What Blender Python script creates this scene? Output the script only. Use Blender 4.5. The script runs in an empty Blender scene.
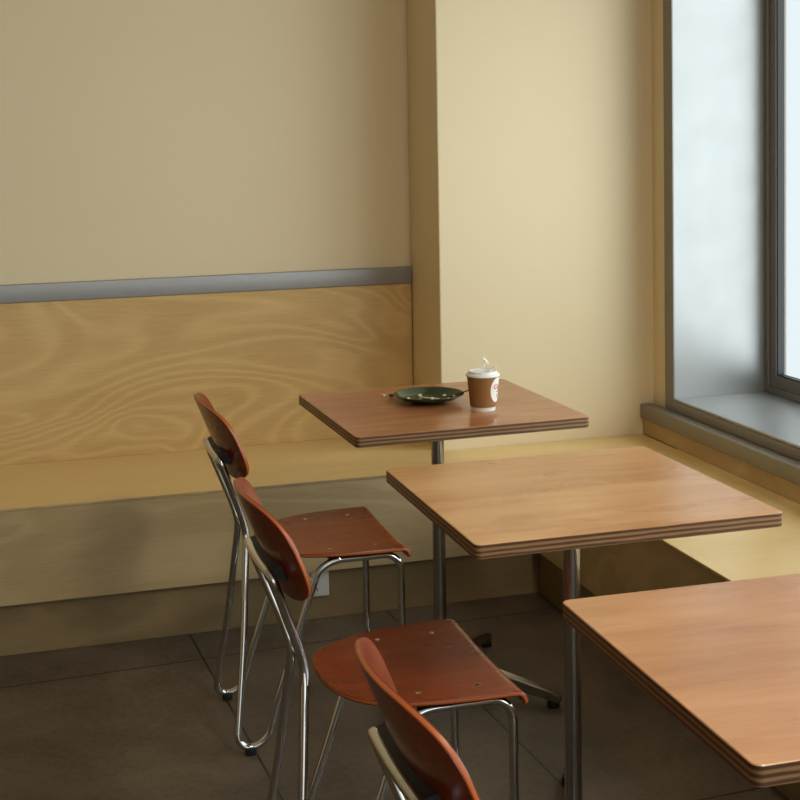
import bpy, bmesh, math, random
from mathutils import Vector, Matrix, noise

random.seed(4)
S = bpy.context.scene
COL = S.collection
PI = math.pi

# ------------------------------------------------------------------ helpers
def lin(r, g, b):
    f = lambda c: (c / 255 / 12.92) if c <= 10 else (((c / 255) + .055) / 1.055) ** 2.4
    return (f(r), f(g), f(b), 1)

def mesh_obj(name, bm, mats, parent=None, smooth=None):
    bmesh.ops.recalc_face_normals(bm, faces=bm.faces)
    me = bpy.data.meshes.new(name)
    bm.to_mesh(me); bm.free()
    for m in (mats if isinstance(mats, (list, tuple)) else [mats]):
        me.materials.append(m)
    if smooth is not None:
        me.polygons.foreach_set('use_smooth', [True] * len(me.polygons))
        me.set_sharp_from_angle(angle=math.radians(smooth))
    o = bpy.data.objects.new(name, me)
    COL.objects.link(o)
    if parent: o.parent = parent
    return o

def tag(o, label, cat, group=None, kind=None):
    o['label'] = label; o['category'] = cat
    if group: o['group'] = group
    if kind: o['kind'] = kind
    return o

def empty(name, loc=(0, 0, 0), rz=0):
    o = bpy.data.objects.new(name, None)
    o.empty_display_size = .1
    o.location = loc; o.rotation_euler = (0, 0, rz)
    COL.objects.link(o)
    return o

def struct(o):
    o['kind'] = 'structure'
    return o

def copy_tree(o, parent=None):
    c = o.copy(); COL.objects.link(c); c.parent = parent
    for ch in list(o.children):
        copy_tree(ch, c)
    return c

def box(bm, x0, x1, y0, y1, z0, z1, bevel=0, seg=2, mi=0):
    vs = [bm.verts.new((x, y, z)) for x in (x0, x1) for y in (y0, y1) for z in (z0, z1)]
    idx = [(0, 1, 3, 2), (4, 6, 7, 5), (0, 4, 5, 1), (2, 3, 7, 6), (0, 2, 6, 4), (1, 5, 7, 3)]
    fs = [bm.faces.new([vs[i] for i in f]) for f in idx]
    for f in fs: f.material_index = mi
    if bevel:
        es = list({e for f in fs for e in f.edges})
        bmesh.ops.bevel(bm, geom=es, offset=bevel, segments=seg, profile=.5, affect='EDGES', material=-1)

def spline(pts, n=8):
    """Catmull-Rom through the points"""
    P = [Vector(p) for p in pts]
    P = [P[0] * 2 - P[1]] + P + [P[-1] * 2 - P[-2]]
    out = []
    for i in range(1, len(P) - 2):
        a, b, c, d = P[i - 1:i + 3]
        for k in range(n):
            t = k / n
            out.append(.5 * (2 * b + (c - a) * t + (2 * a - 5 * b + 4 * c - d) * t * t + (3 * b - a - 3 * c + d) * t ** 3))
    out.append(P[-2])
    return out

def rounded(pts, rad, n=7):
    """polyline whose corners are replaced by arcs (quadratic curve) of the given reach"""
    P = [Vector(p) for p in pts]
    rads = rad if isinstance(rad, (list, tuple)) else [rad] * (len(P) - 2)
    out = [P[0]]
    for i in range(1, len(P) - 1):
        r = rads[i - 1]
        a = P[i] + (P[i - 1] - P[i]).normalized() * min(r, (P[i - 1] - P[i]).length * .49)
        b = P[i] + (P[i + 1] - P[i]).normalized() * min(r, (P[i + 1] - P[i]).length * .49)
        for k in range(n + 1):
            t = k / n
            # blend of a quadratic with a rounder arc
            w = math.sqrt(.5)
            q0, q1, q2 = (1 - t) ** 2, 2 * t * (1 - t) * w, t * t
            out.append((a * q0 + P[i] * q1 + b * q2) / (q0 + q1 + q2))
    out.append(P[-1])
    return out

def tube(bm, pts, r, seg=16, cap=True):
    pts = [Vector(p) for p in pts]
    T = []
    for i in range(len(pts)):
        a = pts[max(0, i - 1)]; b = pts[min(len(pts) - 1, i + 1)]
        T.append((b - a).normalized())
    up = Vector((0, 1, 0)) if abs(T[0].y) < .9 else Vector((1, 0, 0))
    nrm = (up - T[0] * up.dot(T[0])).normalized()
    rings = []
    for i, p in enumerate(pts):
        nrm = (nrm - T[i] * nrm.dot(T[i])).normalized()
        bi = T[i].cross(nrm)
        rr = r[i] if isinstance(r, (list, tuple)) else r
        rings.append([bm.verts.new(p + (nrm * math.cos(2 * PI * k / seg) + bi * math.sin(2 * PI * k / seg)) * rr) for k in range(seg)])
    for a, b in zip(rings, rings[1:]):
        for k in range(seg):
            bm.faces.new((a[k], a[(k + 1) % seg], b[(k + 1) % seg], b[k]))
    if cap:
        bm.faces.new(rings[0][::-1]); bm.faces.new(rings[-1])

def lathe(bm, prof, seg=48, cx=0, cy=0, cz=0, mi=None):
    rings = []
    for r, z in prof:
        if r < 1e-6:
            rings.append([bm.verts.new((cx, cy, cz + z))])
        else:
            rings.append([bm.verts.new((cx + r * math.cos(2 * PI * k / seg), cy + r * math.sin(2 * PI * k / seg), cz + z)) for k in range(seg)])
    for j, (a, b) in enumerate(zip(rings, rings[1:])):
        for k in range(seg):
            k2 = (k + 1) % seg
            if len(a) == 1 and len(b) == 1: continue
            if len(a) == 1: f = bm.faces.new((a[0], b[k2], b[k]))
            elif len(b) == 1: f = bm.faces.new((a[k], a[k2], b[0]))
            else: f = bm.faces.new((a[k], a[k2], b[k2], b[k]))
            if mi: f.material_index = mi[j]

def blob(bm, c, r, sc=(1, 1, 1), sub=2, jit=.15):
    m = bmesh.ops.create_icosphere(bm, subdivisions=sub, radius=1)
    off = Vector((random.random() * 50, random.random() * 50, random.random() * 50))
    for v in m['verts']:
        k = 1 + jit * noise.noise(v.co * 1.7 + off)
        v.co = Vector(c) + Vector((v.co.x * sc[0], v.co.y * sc[1], v.co.z * sc[2])) * r * k

# ------------------------------------------------------------------ materials
class NT:
    def __init__(s, name):
        s.m = bpy.data.materials.new(name); s.m.use_nodes = True
        s.t = s.m.node_tree; s.b = s.t.nodes['Principled BSDF']
    def n(s, typ, **kw):
        nd = s.t.nodes.new(typ)
        for k, v in kw.items():
            if k.startswith('i_'): nd.inputs[k[2:].replace('_', ' ')].default_value = v
            else: setattr(nd, k, v)
        return nd
    def l(s, a, b): s.t.links.new(a, b)
    def math(s, op, a, b=None, c=None):
        nd = s.n('ShaderNodeMath', operation=op)
        for i, v in enumerate((a, b, c)):
            if v is None: continue
            if isinstance(v, (int, float)): nd.inputs[i].default_value = v
            else: s.l(v, nd.inputs[i])
        return nd.outputs[0]
    def coords(s, scale=(1, 1, 1), rot=(0, 0, 0), loc=(0, 0, 0), vary=False):
        tc = s.n('ShaderNodeTexCoord')
        mp = s.n('ShaderNodeMapping')
        mp.inputs['Scale'].default_value = scale; mp.inputs['Rotation'].default_value = rot; mp.inputs['Location'].default_value = loc
        if vary:
            oi = s.n('ShaderNodeObjectInfo')
            mul = s.n('ShaderNodeVectorMath', operation='SCALE'); s.l(oi.outputs['Random'], mul.inputs['Scale'])
            mul.inputs[0].default_value = (7.3, 4.1, 9.7)
            add = s.n('ShaderNodeVectorMath', operation='ADD')
            s.l(tc.outputs['Object'], add.inputs[0]); s.l(mul.outputs[0], add.inputs[1]); s.l(add.outputs[0], mp.inputs['Vector'])
        else:
            s.l(tc.outputs['Object'], mp.inputs['Vector'])
        return mp.outputs['Vector'], tc
    def noise(s, vec, scale, detail=3, rough=.55, dist=0):
        nd = s.n('ShaderNodeTexNoise'); s.l(vec, nd.inputs['Vector'])
        nd.inputs['Scale'].default_value = scale; nd.inputs['Detail'].default_value = detail
        nd.inputs['Roughness'].default_value = rough; nd.inputs['Distortion'].default_value = dist
        return nd.outputs['Fac']
    def ramp(s, fac, stops):
        nd = s.n('ShaderNodeValToRGB'); s.l(fac, nd.inputs[0])
        e = nd.color_ramp.elements
        while len(e) < len(stops): e.new(.5)
        for k, (p, c) in zip(e, stops): k.position = p; k.color = c
        return nd.outputs['Color']
    def mix(s, fac, a, b, mode='MIX'):
        nd = s.n('ShaderNodeMix', data_type='RGBA', blend_type=mode)
        for sock, v in ((nd.inputs[0], fac), (nd.inputs[6], a), (nd.inputs[7], b)):
            if isinstance(v, (int, float)): sock.default_value = v
            elif isinstance(v, tuple): sock.default_value = v
            else: s.l(v, sock)
        return nd.outputs[2]
    def bump(s, h, strength, dist=.002):
        nd = s.n('ShaderNodeBump'); nd.inputs['Strength'].default_value = strength; nd.inputs['Distance'].default_value = dist
        s.l(h, nd.inputs['Height']); s.l(nd.outputs[0], s.b.inputs['Normal'])
    def set(s, **kw):
        for k, v in kw.items():
            sock = s.b.inputs[k.replace('_', ' ')]
            if isinstance(v, (int, float, tuple)): sock.default_value = v
            else: s.l(v, sock)
        return s.m

def paint(name, rgb, rough=.6, var=.05):
    t = NT(name); v, _ = t.coords()
    n = t.noise(v, 2.2, 4)
    a = lin(*rgb); k = 1 - var
    c = t.mix(n, a, (a[0] * k, a[1] * k, a[2] * k, 1))
    t.bump(t.noise(v, 260, 2), .06, .001)
    return t.set(Base_Color=c, Roughness=rough)

def plain(name, rgb, rough=.5, metal=0, **kw):
    t = NT(name); v, _ = t.coords()
    a = lin(*rgb)
    c = t.mix(t.noise(v, 35, 3), a, tuple(x * .88 for x in a[:3]) + (1,))
    return t.set(Base_Color=c, Roughness=rough, Metallic=metal, **kw)

def birch(name, light, dark, rings=9, axis='x', warp=1.0, rough=.5, stretch=(.55, 1, 1.5)):
    """rotary-cut birch plywood: flowing contour lines plus fine pores"""
    t = NT(name)
    v, _ = t.coords(scale=stretch, vary=True)
    big = t.noise(v, 1.7, 2.0, .42, warp)
    rg = t.math('SINE', t.math('MULTIPLY', big, rings * 2 * PI))
    rg = t.math('MULTIPLY_ADD', rg, .5, .5)
    sharp = t.math('POWER', rg, 2.2)
    v2, _ = t.coords(scale=tuple(s * k for s, k in zip((1, 1, 1), (6, 40, 90) if axis == 'x' else (40, 6, 90))), vary=True)
    fine = t.noise(v2, 2.2, 4, .6, .4)
    patch = t.noise(v, 3.0, 3, .5, .3)
    f = t.math('ADD', t.math('MULTIPLY', sharp, .20), t.math('ADD', t.math('MULTIPLY', fine, .42), t.math('MULTIPLY', patch, .38)))
    f = t.math('SUBTRACT', f, .03)
    c = t.ramp(f, [(.12, lin(*dark)), (.85, lin(*light))])
    t.bump(fine, .05, .001)
    return t.set(Base_Color=c, Roughness=rough)

def veneer(name, stops, rough=.32, rot=0, coat=.0, streak=(3.5, 26, 26), rvar=.10, pbump=.03):
    """stained face veneer with long soft streaks and a little figure"""
    t = NT(name)
    v, _ = t.coords(scale=streak, rot=(0, 0, rot), vary=True)
    st = t.noise(v, 1.0, 5, .55, .6)
    v2, _ = t.coords(scale=(3.2, 6, 6), rot=(0, 0, rot), vary=True)
    fig = t.noise(v2, 1.0, 2, .45, .35)
    v3, _ = t.coords(scale=(26, 260, 260), rot=(0, 0, rot), vary=True)
    pore = t.noise(v3, 1, 3, .6)
    f = t.math('ADD', t.math('MULTIPLY', st, .42), t.math('ADD', t.math('MULTIPLY', fig, .45), t.math('MULTIPLY', pore, .14)))
    n = len(stops)
    c = t.ramp(f, [(.30 + .40 * i / (n - 1), lin(*s)) for i, s in enumerate(stops)])
    r = t.math('MULTIPLY_ADD', fig, rvar, rough - rvar / 2)
    if pbump: t.bump(pore, pbump, .0006)
    return t.set(Base_Color=c, Roughness=r, Coat_Weight=coat, Coat_Roughness=.2)

def plyedge(name, a, b, count=9, thick=.026, rough=.45):
    """cut edge of plywood: dark and pale layers stacked in z"""
    t = NT(name)
    v, tc = t.coords(vary=True)
    sep = t.n('ShaderNodeSeparateXYZ'); t.l(tc.outputs['Object'], sep.inputs[0])
    v2, _ = t.coords(scale=(9, 9, 60), vary=True)
    n = t.noise(v2, 1.2, 3)
    z = t.math('ADD', t.math('MULTIPLY', sep.outputs['Z'], count * PI / thick), t.math('MULTIPLY', n, 3.2))
    s = t.math('MULTIPLY_ADD', t.math('SINE', z), .5, .5)
    f = t.math('ADD', t.math('MULTIPLY', s, .75), t.math('MULTIPLY', n, .3))
    c = t.ramp(f, [(.25, lin(*b)), (.8, lin(*a))])
    return t.set(Base_Color=c, Roughness=rough)

def metal(name, rgb, rough, brushed=None, metallic=1.0):
    t = NT(name); v, _ = t.coords()
    r = t.math('MULTIPLY_ADD', t.noise(v, 9, 3), rough * .5, rough * .75)
    if brushed:
        vb, _ = t.coords(scale=brushed)
        t.bump(t.noise(vb, 1, 4, .6), .10, .0006)
    return t.set(Base_Color=lin(*rgb), Metallic=metallic, Roughness=r)

M = {}
M['wall'] = paint('cream wall paint', (227, 208, 170), .55)
M['ceiling'] = paint('off white ceiling paint', (232, 226, 210), .7)
M['birch_back'] = birch('birch plywood wall panel', (222, 188, 126), (180, 142, 84), 26, 'x', .7, .42)
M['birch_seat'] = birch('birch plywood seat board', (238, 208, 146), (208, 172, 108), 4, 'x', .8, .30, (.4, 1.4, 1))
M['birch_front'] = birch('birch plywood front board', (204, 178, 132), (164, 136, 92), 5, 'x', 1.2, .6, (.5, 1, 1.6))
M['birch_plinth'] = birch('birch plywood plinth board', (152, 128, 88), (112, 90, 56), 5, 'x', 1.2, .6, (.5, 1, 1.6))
M['top_mid'] = veneer('honey stained tabletop veneer', [(166, 112, 68), (196, 144, 94), (216, 170, 120)], .28)
M['top_far'] = veneer('russet tabletop veneer', [(146, 90, 56), (170, 112, 72), (188, 132, 88)], .24)  # deeper and redder tone than the other two tops
M['top_near'] = veneer('tan stained tabletop veneer', [(156, 106, 68), (184, 132, 90), (204, 154, 110)], .28, rot=.5)
M['edge'] = plyedge('plywood cut edge', (146, 110, 72), (78, 50, 30), 6)
M['chair'] = veneer('red brown lacquered chair veneer', [(100, 32, 4), (119, 42, 5), (140, 56, 8)], .27, coat=.0, rvar=.03, pbump=.0, streak=(5, 34, 34))
M['chair_edge'] = plain('chair plywood edge', (176, 92, 40), .45)
M['chrome'] = metal('polished chrome', (206, 204, 200), .10)
M['column'] = metal('satin chrome column', (172, 168, 162), .2)
M['alu'] = metal('brushed aluminium sheet', (170, 171, 170), .40, (3, 3, 300), .6)
M['frame'] = plain('bronze grey window frame', (138, 132, 124), .38, .3)
M['rail'] = plain('grey satin metal trim', (150, 148, 146), .42, .25)
M['rail2'] = plain('taupe satin metal trim', (140, 132, 118), .45, .2)
M['rubber'] = plain('black rubber', (18, 17, 16), .6)
M['gasket'] = plain('black gasket', (26, 24, 26), .5)
M['white_plastic'] = plain('white lid plastic', (240, 238, 232), .35)
M['paper'] = plain('white cup paper', (236, 232, 222), .6)
M['kraft'] = plain('brown kraft sleeve', (146, 100, 52), .7)
M['red_ink'] = plain('red ink', (196, 30, 40), .6)
M['grey_ink'] = plain('grey ink', (120, 120, 124), .6)
M['glaze'] = plain('dark green glaze', (20, 50, 26), .16, 0)
M['crumb'] = plain('pale crumb', (226, 214, 186), .8)
M['stick'] = plain('dark brown stick', (52, 26, 18), .4)
M['outlet'] = plain('grey white outlet plastic', (214, 208, 196), .4)
M['slot'] = plain('dark slot', (20, 18, 16), .7)
M['lampbody'] = plain('white lamp housing', (230, 228, 222), .5)

def floor_mat():
    t = NT('dark brown stone floor tile')
    v, tc = t.coords(rot=(0, 0, -.052), loc=(.2225, -.07, 0))
    b = t.n('ShaderNodeTexBrick', offset=0, squash=1)
    t.l(v, b.inputs['Vector'])
    b.inputs['Scale'].default_value = 1; b.inputs['Mortar Size'].default_value = .003; b.inputs['Mortar Smooth'].default_value = .1
    b.inputs['Brick Width'].default_value = .585; b.inputs['Row Height'].default_value = 1.17
    b.inputs['Color1'].default_value = (1, 1, 1, 1); b.inputs['Color2'].default_value = (.86, .86, .86, 1); b.inputs['Mortar'].default_value = (.12, .12, .12, 1)
    n1 = t.noise(v, 4.0, 5, .6, .3); n2 = t.noise(v, 60, 3, .6)
    f = t.math('ADD', t.math('MULTIPLY', n1, .55), t.math('MULTIPLY', n2, .45))
    c = t.ramp(f, [(.32, lin(62, 51, 40)), (.68, lin(108, 92, 74))])
    c = t.mix(1.0, c, b.outputs['Color'], 'MULTIPLY')
    t.bump(b.outputs['Fac'], -.4, .002)
    return t.set(Base_Color=c, Roughness=t.math('MULTIPLY_ADD', n2, .15, .42))
M['floor'] = floor_mat()

def glass_mat():
    m = bpy.data.materials.new('window glass'); m.use_nodes = True
    t = m.node_tree; t.nodes.clear()
    out = t.nodes.new('ShaderNodeOutputMaterial'); mx = t.nodes.new('ShaderNodeMixShader')
    tr = t.nodes.new('ShaderNodeBsdfTransparent'); gl = t.nodes.new('ShaderNodeBsdfGlossy'); fr = t.nodes.new('ShaderNodeLayerWeight')
    pw = t.nodes.new('ShaderNodeMath'); pw.operation = 'POWER'; pw.inputs[1].default_value = 5
    sc = t.nodes.new('ShaderNodeMath'); sc.operation = 'MULTIPLY_ADD'; sc.inputs[1].default_value = .7; sc.inputs[2].default_value = .03
    tr.inputs['Color'].default_value = (.93, .96, .96, 1); gl.inputs['Roughness'].default_value = .02
    t.links.new(fr.outputs['Facing'], pw.inputs[0]); t.links.new(pw.outputs[0], sc.inputs[0])
    t.links.new(sc.outputs[0], mx.inputs[0]); t.links.new(tr.outputs[0], mx.inputs[1]); t.links.new(gl.outputs[0], mx.inputs[2])
    t.links.new(mx.outputs[0], out.inputs['Surface'])
    return m
M['glass'] = glass_mat()

def steam_mat():
    m = bpy.data.materials.new('thin white steam'); m.use_nodes = True
    t = m.node_tree; t.nodes.clear()
    out = t.nodes.new('ShaderNodeOutputMaterial'); mx = t.nodes.new('ShaderNodeMixShader')
    tr = t.nodes.new('ShaderNodeBsdfTransparent'); df = t.nodes.new('ShaderNodeBsdfDiffuse')
    df.inputs['Color'].default_value = (.95, .95, .93, 1)
    tc = t.nodes.new('ShaderNodeTexCoord'); nz = t.nodes.new('ShaderNodeTexNoise'); nz.inputs['Scale'].default_value = 90
    mr = t.nodes.new('ShaderNodeMapRange'); mr.inputs['To Min'].default_value = .35; mr.inputs['To Max'].default_value = .95
    t.links.new(tc.outputs['Object'], nz.inputs['Vector']); t.links.new(nz.outputs['Fac'], mr.inputs['Value']); t.links.new(mr.outputs[0], mx.inputs[0])
    t.links.new(tr.outputs[0], mx.inputs[1]); t.links.new(df.outputs[0], mx.inputs[2]); t.links.new(mx.outputs[0], out.inputs['Surface'])
    return m
M['steam'] = steam_mat()

# ------------------------------------------------------------------ the room
XL, XR, YB, YF, ZC = -4.6, 1.922, .80, -5.2, 2.6
XW = 2.246                                   # inner face of the window frame
YJ, SILL, HEAD, YJ2 = .3466, .5563, 2.30, -3.6
XP, YP = 1.184, .4928                        # projecting pier

def one(name, boxes, mat, parent=None, bevel=0):
    bm = bmesh.new()
    for b in boxes: box(bm, *b, bevel=bevel)
    return mesh_obj(name, bm, mat, parent)

struct(one('floor', [(XL - .2, XR + .5, YF - .2, YB + .2, -.1, 0)], M['floor']))
struct(one('ceiling', [(XL - .2, XR + .5, YF - .2, YB + .2, ZC, ZC + .1)], M['ceiling']))
struct(one('wall_back', [(XL - .2, XR + .5, YB, YB + .2, 0, ZC)], M['wall']))
struct(one('wall_left', [(XL - .2, XL, YF, YB, 0, ZC)], M['wall']))
struct(one('wall_pier', [(XP, XR + .41, YP, YB, 0, ZC)], M['wall'], bevel=.004))
struct(one('wall_right', [(XR, XR + .41, YF, YP, 0, SILL - .01), (XR, XR + .41, YF, YP, HEAD + .01, ZC),
                          (XR, XR + .41, YJ + .004, YP, SILL - .01, HEAD + .01), (XR, XR + .41, YF, YJ2 - .01, SILL - .01, HEAD + .01)], M['wall']))
# shopfront wall behind the camera, with a wide glazed opening
FX0, FX1, FZ0, FZ1 = -.9, 1.75, .15, 2.45
struct(one('wall_front', [(XL - .2, FX0, YF - .2, YF, 0, ZC), (FX1, XR + .5, YF - .2, YF, 0, ZC),
                          (FX0, FX1, YF - .2, YF, 0, FZ0), (FX0, FX1, YF - .2, YF, FZ1, ZC)], M['wall']))

# ------------------------------------------------------------------ windows
w1 = struct(empty('window_1', (XR, YJ, SILL)))
def at_root(o, root):
    o.parent = root; o.location = -root.location
    return o
J = .004
bm = bmesh.new(); box(bm, XR, XW + .08, YJ, YJ + J, SILL, HEAD)
at_root(mesh_obj('jamb_lining', bm, M['alu']), w1)
bm = bmesh.new(); box(bm, XR, XW + .08, YJ2 - J, YJ2, SILL, HEAD)
at_root(mesh_obj('jamb_lining', bm, M['alu']), w1)
bm = bmesh.new(); box(bm, XR, XW + .08, YJ2, YJ, HEAD, HEAD + J)
at_root(mesh_obj('head_lining', bm, M['alu']), w1)
bm = bmesh.new(); box(bm, XR - .002, XW + .08, YJ2, YJ, SILL - .008, SILL, .0015)
at_root(mesh_obj('window_sill', bm, M['alu']), w1)
# casing around the opening on the room side
CW = .055
bm = bmesh.new()
box(bm, XR - .006, XR, YJ - .002, YJ + CW, .5165, HEAD + CW, .0015)
box(bm, XR - .006, XR, YJ2 - CW, YJ2 + .002, .5165, HEAD + CW, .0015)
box(bm, XR - .006, XR, YJ2, YJ - .002, .5165, SILL - .009, .0015)
box(bm, XR - .006, XR, YJ2, YJ - .002, HEAD + .002, HEAD + CW, .0015)
at_root(mesh_obj('casing', bm, M['frame']), w1)
# outer frame, sash, gasket, pane
def ring(bm, x0, x1, ya, yb, za, zb, w, bev=.002):
    box(bm, x0, x1, yb - w, yb, za, zb, bev); box(bm, x0, x1, ya, ya + w, za, zb, bev)
    box(bm, x0, x1, ya + w, yb - w, za, za + w, bev); box(bm, x0, x1, ya + w, yb - w, zb - w, zb, bev)
bm = bmesh.new(); ring(bm, XW, XW + .07, YJ2, YJ, SILL, HEAD, .022)
at_root(mesh_obj('window_frame', bm, M['frame']), w1)
ys = [YJ - .022, -1.0, -2.3, YJ2 + .022]
for a, b in zip(ys, ys[1:]):
    bm = bmesh.new(); ring(bm, XW + .006, XW + .037, b, a, SILL + .022, HEAD - .022, .038, .0025)
    sash = at_root(mesh_obj('sash', bm, M['frame']), w1)
    bm = bmesh.new(); ring(bm, XW + .010, XW + .0355, b + .038, a - .038, SILL + .060, HEAD - .060, .0045, .001)
    mesh_obj('gasket', bm, M['gasket'], sash)
    bm = bmesh.new(); box(bm, XW + .028, XW + .032, b + .04, a - .04, SILL + .062, HEAD - .062)
    mesh_obj('pane', bm, M['glass'], sash)

w2 = struct(empty('window_2', ((FX0 + FX1) / 2, YF, FZ0)))
bm = bmesh.new()
for x in (FX0 + .03, (FX0 + FX1) / 2, FX1 - .03): box(bm, x - .03, x + .03, YF - .14, YF - .06, FZ0, FZ1)
for z in (FZ0 + .03, FZ1 - .03): box(bm, FX0 + .06, FX1 - .06, YF - .139, YF - .061, z - .03, z + .03)
at_root(mesh_obj('window_frame', bm, M['frame']), w2)
bm = bmesh.new(); box(bm, FX0 + .05, FX1 - .05, YF - .104, YF - .098, FZ0 + .05, FZ1 - .05)
at_root(mesh_obj('pane', bm, M['glass']), w2)

# ------------------------------------------------------------------ rails (trim)
ZB = .4153                                   # bench seat height
bm = bmesh.new(); box(bm, XL, XP - .003, .7785, YB, .9187, .9744, .003)
struct(mesh_obj('trim_1', bm, M['rail'], smooth=40))
bm = bmesh.new(); box(bm, 1.8716, XR - .006, YF, YP, .4686, .5165, .005, 3)
struct(mesh_obj('trim_2', bm, M['rail2'], smooth=40))

# ------------------------------------------------------------------ built-in benches
YBF, YPL, ZBB = .2636, .2863, .1467
XBF, XPL = 1.397, 1.4225
def bench_part(name, b, mat, root, bevel=.0012):
    bm = bmesh.new(); box(bm, *b, bevel=bevel)
    o = mesh_obj(name, bm, mat); o.parent = root; o.location = -root.location
    return o
bb = empty('built_in_bench', (0, .5, 0))
tag(bb, 'long birch plywood bench built along the cream back wall under the grey rail', 'bench')
bench_part('backrest_panel', (XL + .002, XP - .003, .7843, YB - .002, ZB, .9175), M['birch_back'], bb)
bm = bmesh.new()
loop = [(XL + .002, YBF - .002), (1.8794, YBF - .002), (1.8794, YP - .002), (XP - .003, YP - .002), (XP - .003, YB - .002), (XL + .002, YB - .002)]
lo = [bm.verts.new((x, y, ZB - .006)) for x, y in loop]; hi = [bm.verts.new((x, y, ZB)) for x, y in loop]
for k in range(6): bm.faces.new((lo[k], lo[(k + 1) % 6], hi[(k + 1) % 6], hi[k]))
for f in bm.faces: f.material_index = 1
bm.faces.new(lo[::-1]); bm.faces.new(hi)
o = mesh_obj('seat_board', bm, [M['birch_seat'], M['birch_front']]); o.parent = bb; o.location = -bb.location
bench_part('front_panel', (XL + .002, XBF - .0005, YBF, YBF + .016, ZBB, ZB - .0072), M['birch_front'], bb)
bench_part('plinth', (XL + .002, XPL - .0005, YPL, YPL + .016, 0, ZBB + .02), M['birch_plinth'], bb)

sb = empty('built_in_bench', (1.65, -1.5, 0))
tag(sb, 'birch plywood bench built along the right wall below the metal window sill', 'bench')
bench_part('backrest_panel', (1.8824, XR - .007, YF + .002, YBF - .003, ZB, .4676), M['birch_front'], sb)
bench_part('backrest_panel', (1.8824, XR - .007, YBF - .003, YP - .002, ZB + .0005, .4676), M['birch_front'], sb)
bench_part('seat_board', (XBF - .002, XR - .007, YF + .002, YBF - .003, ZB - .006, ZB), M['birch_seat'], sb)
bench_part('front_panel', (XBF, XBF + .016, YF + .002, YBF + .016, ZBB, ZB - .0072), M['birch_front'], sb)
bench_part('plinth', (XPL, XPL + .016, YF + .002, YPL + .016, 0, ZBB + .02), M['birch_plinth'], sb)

# wall socket on the plinth
so = empty('wall_socket', (.722, YPL, .109))
tag(so, 'grey white power socket on the plinth of the back bench behind the farthest chair', 'socket')
bm = bmesh.new(); box(bm, -.037, .037, -.007, -.0002, -.041, .041, .003, 3)
mesh_obj('faceplate', bm, M['outlet'], so, 40)
for (x, z, a) in ((-.001, .024, 0), (-.009, -.004, .0), (-.018, -.018, .5), (.0, -.018, -.5), (-.018, .024, 0)):
    bm = bmesh.new(); box(bm, -.0014, .0014, -.0078, -.0068, -.0055, .0055)
    bmesh.ops.rotate(bm, verts=bm.verts, matrix=Matrix.Rotation(a, 3, 'Y'))
    bmesh.ops.translate(bm, verts=bm.verts, vec=(x, 0, z))
    mesh_obj('slot', bm, M['slot'], so)

# ------------------------------------------------------------------ cafe tables
TH, TT, TW, TD = .73, .0258, .5880, .5540
def tabletop_mesh(rad=.012):
    bm = bmesh.new()
    pts = []
    for (sx, sy, a0) in ((1, 1, 0), (-1, 1, PI / 2), (-1, -1, PI), (1, -1, 1.5 * PI)):
        cx, cy = sx * (TW / 2 - rad), sy * (TD / 2 - rad)
        for k in range(7):
            a = a0 + PI / 2 * k / 6
            pts.append((cx + rad * math.cos(a), cy + rad * math.sin(a)))
    e = .0012
    levels = [(-TT, e), (-TT + e, 0), (-e, 0), (0, e)]
    rings = []
    for z, ins in levels:
        f = lambda c, h: c * (h - ins) / h
        rings.append([bm.verts.new((f(x, TW / 2), f(y, TD / 2), z)) for x, y in pts])
    n = len(pts)
    for j in range(3):
        for k in range(n):
            fc = bm.faces.new((rings[j][k], rings[j][(k + 1) % n], rings[j + 1][(k + 1) % n], rings[j + 1][k]))
            fc.material_index = 1 if j < 2 else 0
    bm.faces.new(rings[0][::-1]); bm.faces.new(rings[-1])
    return bm

def make_table(name, loc, rz, top, label, base_rot=.0):
    t = empty(name, (loc[0], loc[1], 0), rz)
    tag(t, label, 'table', 'square cafe tables')
    o = mesh_obj('tabletop', tabletop_mesh(), [top, M['edge']], t, 30); o.location.z = TH
    bm = bmesh.new()
    lathe(bm, [(0, .05), (.0165, .05), (.0165, TH - TT - .006), (.0165, TH - TT - .0002), (0, TH - TT - .0002)], 40)
    mesh_obj('column', bm, M['column'], t, 40)
    bm = bmesh.new(); box(bm, -.11, .11, -.11, .11, TH - TT - .005, TH - TT - .0003, .002)
    mesh_obj('mounting_plate', bm, M['rubber'], t)
    bm = bmesh.new(); lathe(bm, [(0, .045), (.030, .045), (.034, .05), (.034, .086), (.028, .096), (.0166, .099)], 40)
    mesh_obj('hub', bm, M['column'], t, 40)
    for k in range(4):
        a = PI / 4 + k * PI / 2 + base_rot
        bm = bmesh.new()
        # tapered blade sloping down from the hub to the tip
        prof = [(.026, .052, .088, .021), (.12, .041, .074, .016), (.22, .028, .056, .0115), (.29, .018, .042, .0105), (.322, .014, .030, .010)]
        rings = [[bm.verts.new((r, s * w, z)) for s, z in ((-1, z0), (1, z0), (1, z1 - .004), (.7, z1), (-.7, z1), (-1, z1 - .004))] for r, z0, z1, w in prof]
        for p, q in zip(rings, rings[1:]):
            for i in range(6):
                bm.faces.new((p[i], p[(i + 1) % 6], q[(i + 1) % 6], q[i]))
        bm.faces.new(rings[0][::-1]); bm.faces.new(rings[-1])
        f = mesh_obj('foot', bm, M['column'], t, 35); f.rotation_euler.z = a
        bm = bmesh.new(); lathe(bm, [(0, 0), (.015, 0), (.0165, .003), (.015, .0155), (0, .0155)], 20, cx=.303)
        mesh_obj('pad', bm, M['rubber'], f, 40)
    return t
T1 = make_table('cafe_table', (.9132, -.2953), .0254, M['top_far'], 'square dark russet table holding the green plate and coffee cup', .02)
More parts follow.
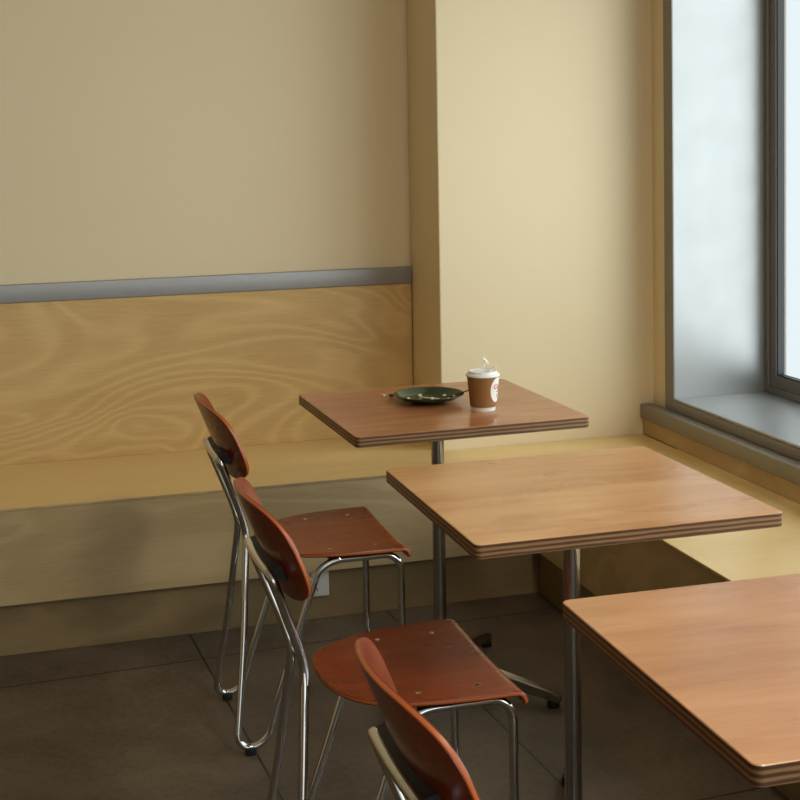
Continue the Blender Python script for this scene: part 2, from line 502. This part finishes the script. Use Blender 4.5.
T2 = make_table('cafe_table', (.9009, -1.1610), -.0015, M['top_mid'], 'bare honey coloured square table in the middle of the row of three', .41)
T3 = make_table('cafe_table', (.9218, -2.0148), -.0181, M['top_near'], 'bare tan square table nearest the viewer, at the lower right', -.25)

# ------------------------------------------------------------------ chairs
R = .0084
VS = .162
def seat_mesh():
    u0, u1, hwmax, n = .055, .368, .188, 2.8
    arc = .030
    uF = u1 + arc                                    # length along the sheet
    def hw(s):
        t = max(0, min(1, (uF - .012 - s) / (uF - .012 - u0)))
        if s > uF - .012:
            return hwmax
        return hwmax * max(0, 1 - t ** n) ** (1 / n)
    half = []
    m = 60
    for k in range(m + 1):
        s = u0 + (uF - u0) * (1 - math.cos(PI / 2 * k / m))
        half.append((s, hw(s)))
    # round the front corners
    rc = .006
    half = [p for p in half if p[0] < uF - rc]
    for k in range(9):
        a = PI / 2 * k / 8
        half.append((uF - rc + rc * math.sin(a), hwmax - rc + rc * math.cos(a)))
    out = [(s, w) for s, w in half] + [(uF, w) for w in [(hwmax - rc) * (1 - 2 * i / 12) for i in range(1, 12)]] + [(s, -w) for s, w in half[::-1]][:-1]
    def surf(s, v, dz):
        x, z, nx, nz = s, 0.0, 0.0, 1.0
        Rr = .016
        if s > u1:
            a = (s - u1) / Rr
            x = u1 + Rr * math.sin(a); z = -Rr * (1 - math.cos(a)); nx, nz = math.sin(a), math.cos(a)
        z += .0045 * ((v / .17) ** 2) - .0035                              # shallow dish
        z += .012 * max(0, (.15 - s) / .10) ** 2                          # gentle lift at the rear
        return (x + nx * dz, v, .4465 + z + nz * dz)
    bm = bmesh.new()
    c = (.25, 0)
    fr = [.15, .3, .45, .6, .7, .78, .84, .89, .93, .96, .98, .993, 1]
    N = len(out)
    tops, bots = [], []
    for side, store in ((.0045, tops), (-.0045, bots)):
        ctr = bm.verts.new(surf(c[0], c[1], side))
        for f in fr:
            k = side if f < .99 else side * .55 if f > .995 else side * .95
            store.append([bm.verts.new(surf(c[0] + (s - c[0]) * f, c[1] + (v - c[1]) * f, k)) for s, v in out])
        for i in range(N):
            bm.faces.new((ctr, store[0][i], store[0][(i + 1) % N]))
        for a, b in zip(store, store[1:]):
            for i in range(N):
                bm.faces.new((a[i], b[i], b[(i + 1) % N], a[(i + 1) % N]))
    for i in range(N):
        f = bm.faces.new((tops[-1][i], bots[-1][i], bots[-1][(i + 1) % N], tops[-1][(i + 1) % N]))
        f.material_index = 1
    return bm, surf

BK = dict(uc=-.0432, zc=.7122, lean=.3775, a=.1680, b=.0965, n=3.2, k=1.343)
def back_pt(v, w, d=0):
    q = BK
    # point on the shell, d along its forward normal
    du = 2 * q['k'] * v
    nu = Vector((math.cos(q['lean']), -du * math.cos(q['lean']), math.sin(q['lean']))).normalized()
    p = Vector((q['uc'] - math.sin(q['lean']) * w + q['k'] * v * v, v, q['zc'] + math.cos(q['lean']) * w))
    return p + nu * d
def back_mesh():
    q = BK
    th = [2 * PI * k / 120 for k in range(120)]
    out = []
    for a in th:
        c, s = math.cos(a), math.sin(a)
        out.append((q['a'] * math.copysign(abs(c) ** (2 / q['n']), c), q['b'] * math.copysign(abs(s) ** (2 / q['n']), s)))
    bm = bmesh.new(); N = len(out)
    fr = [.12, .25, .4, .55, .7, .82, .91, .96, .985, .997, 1]
    tops, bots = [], []
    for side, store in ((.0045, tops), (-.0045, bots)):
        ctr = bm.verts.new(back_pt(0, 0, side))
        for f in fr:
            k = side if f < .99 else side * .55 if f > .998 else side * .92
            store.append([bm.verts.new(back_pt(v * f, w * f, k)) for v, w in out])
        for i in range(N): bm.faces.new((ctr, store[0][i], store[0][(i + 1) % N]))
        for a, b in zip(store, store[1:]):
            for i in range(N): bm.faces.new((a[i], b[i], b[(i + 1) % N], a[(i + 1) % N]))
    for i in range(N):
        f = bm.faces.new((tops[-1][i], bots[-1][i], bots[-1][(i + 1) % N], tops[-1][(i + 1) % N])); f.material_index = 1
    return bm

def make_chair():
    t = empty('cafe_chair')
    sm, surf = seat_mesh()
    seat = mesh_obj('seat', sm, [M['chair'], M['chair_edge']], t, 50)
    for (u, v) in ((.205, .132), (.315, .132), (.205, -.132), (.315, -.132)):
        p = surf(u, v, .0045)
        bm = bmesh.new(); lathe(bm, [(.0048, -.001), (.0046, .0006), (.002, .0015), (0, .0016)], 20, *p)
        mesh_obj('screw', bm, M['chrome'], seat, 40)
    mesh_obj('backrest', back_mesh(), [M['chair'], M['chair_edge']], t, 50)
    # inverted U of tube carrying the backrest: narrow waist behind the seat, wider at the top
    ZT, VT, VC, ZS = .678, .113, .050, .46
    vat = lambda z: VS + (VC - VS) * z / .50 if z < .50 else VC + (VT - VC) * (z - .50) / (ZT - .50)
    L = lambda u, z, s: (u, s * vat(z), z)
    up = [(.0195, ZS), (.0205, .50), (-.0455, ZT)]
    P = rounded([L(u, z, 1) for u, z in up] + [L(u, z, -1) for u, z in reversed(up)], [.055, .022, .022, .055], 9)
    bow = lambda y: -.004 * max(0, 1 - (y / VT) ** 2)
    out = []
    for a, b in zip(P, P[1:]):
        out.append(a)
        if abs(a.y - b.y) > .1:
            for i in range(1, 10): out.append(a.lerp(b, i / 10))
    out.append(P[-1])
    out = [p + Vector((bow(p.y) if p.z > ZT - .01 else 0, 0, 0)) for p in out]
    bm = bmesh.new(); tube(bm, out, R)
    mesh_obj('back_frame', bm, M['chrome'], t, 40)
    # black strip filling the gap between the cross tube and the shell
    bm = bmesh.new()
    rows = []
    for i in range(17):
        v = -.098 + .196 * i / 16
        w = (ZT - BK['zc']) / math.cos(BK['lean'])
        f0, f1 = back_pt(v, w - .017, -.0038), back_pt(v, w + .015, -.0038)
        r0, r1 = Vector((-.0455 + bow(v), v, ZT - .007)), Vector((-.0455 + bow(v), v, ZT + .006))
        rows.append([bm.verts.new(p) for p in (f0, f1, r1, r0)])
    for a, b in zip(rows, rows[1:]):
        for k in range(4): bm.faces.new((a[k], a[(k + 1) % 4], b[(k + 1) % 4], b[k]))
    bm.faces.new(rows[0][::-1]); bm.faces.new(rows[-1])
    mesh_obj('gap_strip', bm, M['rubber'], t, 40)
    for s in (-1, 1):
        # hairpin: rear leg down to the floor, tight bend, strut up to the seat rail
        V = lambda u, z: (u, s * VS, z)
        P = rounded([L(.0195, ZS, s), L(.001, .25, s), V(-.030, .0165), V(.037, .0165), V(.073, .14), V(.112, .25), V(.150, .36)], [.06, .034, .034, .04, .04], 9)
        bm = bmesh.new(); tube(bm, P, R)
        leg = mesh_obj('leg', bm, M['chrome'], t, 40)
        bm = bmesh.new(); box(bm, -.011, .013, s * VS - .0105, s * VS + .0105, 0, .020, .004, 3)
        mesh_obj('rubber_foot', bm, M['rubber'], leg, 40)
        pts = [(.150, .36), (.176, .433), (.28, .433), (.369, .433), (.369, .30), (.369, .012)]
        P = rounded([V(u, z) for u, z in pts], [.05, .01, .042, .01], 10)
        bm = bmesh.new(); tube(bm, P, R)
        leg = mesh_obj('leg', bm, M['chrome'], t, 40)
        bm = bmesh.new(); lathe(bm, [(0, 0), (.0105, 0), (.0105, .02), (.0086, .022), (.0085, .012), (0, .012)], 20, cx=.369, cy=s * VS)
        mesh_obj('rubber_foot', bm, M['rubber'], leg, 40)
    for u in (.205, .315):
        bm = bmesh.new(); box(bm, u - .010, u + .010, -VS, VS, .430, .4345, .001)
        mesh_obj('crossbar', bm, M['chrome'], t)
    return t

chair = make_chair()
spots = [(.3755, -.3600, 0, 'red brown chair farthest away, beside the table with the cup and plate'),
         (.3255, -1.2120, 0, 'red brown chair between the other two, drawn up to the bare middle table'),
         (.3290, -2.0600, 0, 'nearest red brown chair at the bottom edge with only its backrest showing')]
for i, (x, y, a, lab) in enumerate(spots):
    c = chair if i == 0 else copy_tree(chair)
    c.location = (x, y, 0); c.rotation_euler.z = a
    tag(c, lab, 'chair', 'chrome framed chairs in a row')

# ------------------------------------------------------------------ cup, plate and bits on the far table
cup = empty('coffee_cup', (1.0045, -.388, TH))
tag(cup, 'takeaway coffee cup with brown sleeve, white lid and oval label on the far table', 'cup')
HC, RB, RT = .088, .0300, .0385
rad = lambda z: RB + (RT - RB) * z / HC
bm = bmesh.new()
lathe(bm, [(0, .003), (RB - .002, .003), (RB - .001, 0), (RB, .0), (rad(HC), HC), (rad(HC) + .0012, HC + .001), (rad(HC) - .001, HC + .002), (rad(HC) - .002, HC), (RB - .001, .006), (0, .006)], 56)
mesh_obj('cup_body', bm, M['paper'], cup, 40)
bm = bmesh.new()
z0, z1 = .0095, .0845
lathe(bm, [(rad(z0) + .0003, z0), (rad(z0) + .0016, z0), (rad(z1) + .0016, z1), (rad(z1) + .0003, z1), (rad(z0) + .0003, z0)], 56)
sleeve = mesh_obj('sleeve', bm, M['kraft'], cup, 40)
bm = bmesh.new()
lathe(bm, [(rad(HC) + .0005, HC - .003), (rad(HC) + .0035, HC - .003), (rad(HC) + .004, HC - .0005), (rad(HC) + .0025, HC + .002), (rad(HC) - .002, HC + .0035),
           (rad(HC) - .003, HC + .008), (rad(HC) - .005, HC + .0095), (rad(HC) - .008, HC + .008), (0, HC + .007)], 56)
lid = mesh_obj('lid', bm, M['white_plastic'], cup, 40)
bm = bmesh.new()
P = [Vector((.006, -.008, HC + .0075)), Vector((.014, -.010, HC + .0095)), Vector((.026, -.012, HC + .016)), Vector((.032, -.013, HC + .021))]
for side in (0,):
    rows = []
    for i, p in enumerate(P):
        w = (.012, .014, .013, .009)[i]
        d = Vector((.45, .89, 0)) * w
        rows.append([bm.verts.new(p - d), bm.verts.new(p + d), bm.verts.new(p + d + Vector((0, 0, .0018))), bm.verts.new(p - d + Vector((0, 0, .0018)))])
    for a, b in zip(rows, rows[1:]):
        for i in range(4): bm.faces.new((a[i], a[(i + 1) % 4], b[(i + 1) % 4], b[i]))
    bm.faces.new(rows[0][::-1]); bm.faces.new(rows[-1])
mesh_obj('lid_tab', bm, M['white_plastic'], lid, 30)
# oval label wrapped on the sleeve, facing right of the viewer
A0 = -.78                                     # direction the label faces (radians about z)
def on_cup(a, z, d): 
    r = rad(z) + .0016 + d
    return (r * math.cos(a), r * math.sin(a), z)
bm = bmesh.new()
zc_, hh, wa = .052, .031, .62
N = 40
ctr = bm.verts.new(on_cup(A0, zc_, .0006))
prev = None
for f in (.25, .5, .75, 1.0):
    rg = [bm.verts.new(on_cup(A0 + wa * f * math.cos(2 * PI * k / N), zc_ + hh * f * math.sin(2 * PI * k / N), .0006)) for k in range(N)]
    for k in range(N):
        if prev: bm.faces.new((prev[k], rg[k], rg[(k + 1) % N], prev[(k + 1) % N]))
        else: bm.faces.new((ctr, rg[k], rg[(k + 1) % N]))
    prev = rg
edge = [bm.verts.new(on_cup(A0 + wa * math.cos(2 * PI * k / N), zc_ + hh * math.sin(2 * PI * k / N), .0001)) for k in range(N)]
for k in range(N): bm.faces.new((prev[k], edge[k], edge[(k + 1) % N], prev[(k + 1) % N]))
mesh_obj('oval_label', bm, M['paper'], sleeve, 60)['label'] = 'white oval label on the brown sleeve'
def wrap_text(txt, size, zbase, mat, name, da=0):
    cu = bpy.data.curves.new(name, 'FONT'); cu.body = txt; cu.size = size; cu.align_x = 'CENTER'; cu.resolution_u = 3
    cu.shear = .25; cu.offset = size * .018
    ob = bpy.data.objects.new(name, cu); COL.objects.link(ob)
    dg = bpy.context.evaluated_depsgraph_get()
    me = bpy.data.meshes.new_from_object(ob.evaluated_get(dg))
    bpy.data.objects.remove(ob)
    bm = bmesh.new(); bm.from_mesh(me); bpy.data.meshes.remove(me)
    for v in bm.verts:
        z = zbase + v.co.y
        v.co = on_cup(A0 + da + v.co.x / rad(z), z, .0012)
    return mesh_obj(name, bm, mat, sleeve)
wrap_text('Cup', .0175, .055, M['red_ink'], 'lettering')
bm = bmesh.new()
for (a0, a1, za, zb) in ((-.12, .02, .050, .046), (.02, .16, .046, .050), (-.06, .10, .038, .038), (-.10, .14, .032, .032), (-.02, .10, .035, .042)):
    pts = [on_cup(A0 + a0 + (a1 - a0) * i / 4, za + (zb - za) * i / 4, .0008) for i in range(5)]
    tube(bm, pts, .0007, 6)
mesh_obj('printed_mark', bm, M['grey_ink'], sleeve)

# steam curl above the lid
bm = bmesh.new()
tube(bm, spline([(.004, 0, .103), (.002, 0, .108), (.004, 0, .114), (.009, 0, .118), (.006, 0, .123), (.001, 0, .126), (.004, 0, .130), (.009, 0, .131)], 6), [.0012 + .0010 * math.sin(PI * i / 42) for i in range(43)], 8)
tube(bm, spline([(.016, .004, .112), (.013, .004, .117), (.009, .004, .122), (.003, .004, .126)], 6), [.0014 + .0012 * math.sin(PI * i / 18) for i in range(19)], 8)
st = mesh_obj('steam', bm, M['steam'], None, 60); st.location = cup.location
tag(st, 'thin white wisp of steam curling above the lid of the coffee cup', 'steam', kind='stuff')

PX, PY = .9085, -.2450
plate = empty('plate', (PX, PY, TH))
tag(plate, 'dark green glazed plate with crumbs on the far table beside the cup', 'plate')
PRa = .0905
bm = bmesh.new()
lathe(bm, [(0, .0), (.040, .0), (.043, .002), (.046, .0035), (.074, .0105), (PRa - .001, .0195), (PRa, .0205), (PRa - .001, .0215), (PRa - .005, .0205), (.072, .0135), (.050, .0075), (.030, .006), (0, .0058)], 72)
mesh_obj('dish', bm, M['glaze'], plate, 40)
def plate_z(r):
    prof = [(0, .0058), (.03, .006), (.05, .0075), (.068, .0135), (.0855, .0205)]
    for (a, za), (b, zb) in zip(prof, prof[1:]):
        if r <= b: return za + (zb - za) * (r - a) / (b - a)
    return .0215
crumbs = [(-.012, .040, .0042, 'pale crumb at the back of the green plate'), (-.058, -.008, .0036, 'pale crumb at the left inside the green plate'),
          (.004, -.012, .0046, 'biggest pale crumb near the middle of the green plate'), (.046, .012, .0040, 'pale crumb at the right inside the green plate'),
          (.040, -.036, .0030, 'small pale crumb at the front right of the green plate'), (.060, -.022, .0028, 'tiny pale crumb by the right rim of the green plate')]
for (x, y, r, lab) in crumbs:
    bm = bmesh.new(); blob(bm, (0, 0, 0), r, (1.25, 1, .8), 2, .5)
    o = mesh_obj('crumb', bm, M['crumb'], None, 60); o.location = (PX + x, PY + y, TH + plate_z(math.hypot(x, y)) + r * .72)
    tag(o, lab, 'crumb', 'crumbs on the green plate')
bm = bmesh.new(); blob(bm, (0, 0, 0), .0042, (1.3, 1, .7), 2, .5)
o = mesh_obj('crumb', bm, M['crumb'], None, 60); o.location = (.8180, -.138, TH + .0026)
tag(o, 'pale crumb on the bare tabletop farthest left of the green plate', 'crumb')
bm = bmesh.new()
tube(bm, spline([(-.020, .022, .0105), (-.006, .004, .0088), (.010, -.014, .0095), (.022, -.020, .0095)], 6), [.0008 + .0016 * math.sin(PI * min(1, (i + 1) / 19)) for i in range(19)], 8)
o = mesh_obj('food_scrap', bm, M['crumb'], None, 60); o.location = (PX, PY, TH)
tag(o, 'long thin pale scrap of food lying across the green plate', 'food')
bm = bmesh.new()
dirn = Vector((.958, -.287, 0))
p = lambda r, z: Vector((PX, PY, TH + z)) + dirn * r
tube(bm, [p(.050, .0105), p(.0895, .0232), p(.122, .0336)], [.0013, .0014, .0017], 10)
o = mesh_obj('stirring_stick', bm, M['stick'], None, 60)
tag(o, 'thin dark stick poking over the rim of the green plate towards the cup', 'stick')
bm = bmesh.new(); blob(bm, (0, 0, 0), .0050, (1.5, 1, .75), 2, .4)
o = mesh_obj('crumb', bm, M['stick'], None, 60); o.location = (.8370, -.147, TH + .0036)
tag(o, 'dark brown crumb on the tabletop just left of the green plate', 'crumb')

# ------------------------------------------------------------------ ceiling lamps (above and behind the view)
def lamp(x, y, power, lab):
    t = empty('ceiling_lamp', (x, y, ZC))
    tag(t, lab, 'lamp')
    bm = bmesh.new(); lathe(bm, [(0, 0), (.20, 0), (.20, -.05), (.19, -.055), (.185, -.02), (0, -.02)], 48)
    mesh_obj('housing', bm, M['lampbody'], t, 40)
    ld = bpy.data.lights.new('lamp light', 'AREA'); ld.shape = 'DISK'; ld.size = .38; ld.energy = power; ld.color = (1, .89, .72)
    lo = bpy.data.objects.new('lamp_light', ld); COL.objects.link(lo); lo.parent = t; lo.location = (0, 0, -.06)
for (x, y, p, lab) in ((1.2, -2.9, 30, 'round ceiling lamp above the nearest table, out of view'),):
    lamp(x, y, p, lab)

# ------------------------------------------------------------------ sky
SKY_BASE, SKY_PEAK = 1.05, 4.7
W = bpy.data.worlds.new('World'); S.world = W; W.use_nodes = True
bg = W.node_tree.nodes['Background']
wt = W.node_tree                                # bright lobe added to the sky outside the side window to light the room
tc = wt.nodes.new('ShaderNodeTexCoord'); mr = wt.nodes.new('ShaderNodeMapRange')
dt = wt.nodes.new('ShaderNodeVectorMath'); dt.operation = 'DOT_PRODUCT'
dt.inputs[1].default_value = Vector((.88, -.42, .15)).normalized()
wt.links.new(tc.outputs['Generated'], dt.inputs[0]); wt.links.new(dt.outputs['Value'], mr.inputs['Value'])
mr.inputs['From Min'].default_value = .28; mr.inputs['From Max'].default_value = .95
mr.inputs['To Min'].default_value = SKY_BASE; mr.inputs['To Max'].default_value = SKY_PEAK
wt.links.new(mr.outputs[0], bg.inputs['Strength'])
bg.inputs['Color'].default_value = (.92, .97, 1.0, 1)
def portal(name, loc, rot, sx, sy):
    ld = bpy.data.lights.new(name, 'AREA'); ld.shape = 'RECTANGLE'; ld.size = sx; ld.size_y = sy
    ld.cycles.is_portal = True
    o = bpy.data.objects.new(name, ld); COL.objects.link(o); o.location = loc; o.rotation_euler = rot
portal('window_portal', (XW + .10, (YJ + YJ2) / 2, (SILL + HEAD) / 2), (0, PI / 2, 0), HEAD - SILL, YJ - YJ2)
portal('shopfront_portal', ((FX0 + FX1) / 2, YF - .15, (FZ0 + FZ1) / 2), (PI / 2, 0, 0), FX1 - FX0, FZ1 - FZ0)

# ------------------------------------------------------------------ camera
yaw, pit, rol = -.2837, -.0590, -.0175
F = Vector((-math.sin(yaw) * math.cos(pit), math.cos(yaw) * math.cos(pit), math.sin(pit)))
Rr = Vector((math.cos(yaw), math.sin(yaw), 0)); U = Rr.cross(F)
R2 = Rr * math.cos(rol) + U * math.sin(rol); U2 = U * math.cos(rol) - Rr * math.sin(rol)
cd = bpy.data.cameras.new('camera'); cam = bpy.data.objects.new('camera', cd); COL.objects.link(cam)
mw = Matrix((R2, U2, -F)).transposed().to_4x4(); mw.translation = Vector((-.1491, -3.5673, 1.4236))
cam.matrix_world = mw
cd.sensor_width = 36; cd.sensor_fit = 'HORIZONTAL'
cd.lens = 1369.2 * 36 / 800
cd.shift_x = (400 - 392.48) / 800; cd.shift_y = (212.67 - 400) / 800
cd.clip_start = .05
S.camera = cam

S.view_settings.view_transform = 'Standard'; S.view_settings.look = 'None'
S.view_settings.exposure = 0.06; S.view_settings.gamma = 1; S.view_settings.use_curve_mapping = False
S.cycles.use_denoising = True
S.cycles.max_bounces = 10; S.cycles.diffuse_bounces = 6; S.cycles.glossy_bounces = 5; S.cycles.transparent_max_bounces = 12
S.cycles.caustics_reflective = False; S.cycles.caustics_refractive = False
S.cycles.sample_clamp_indirect = 6
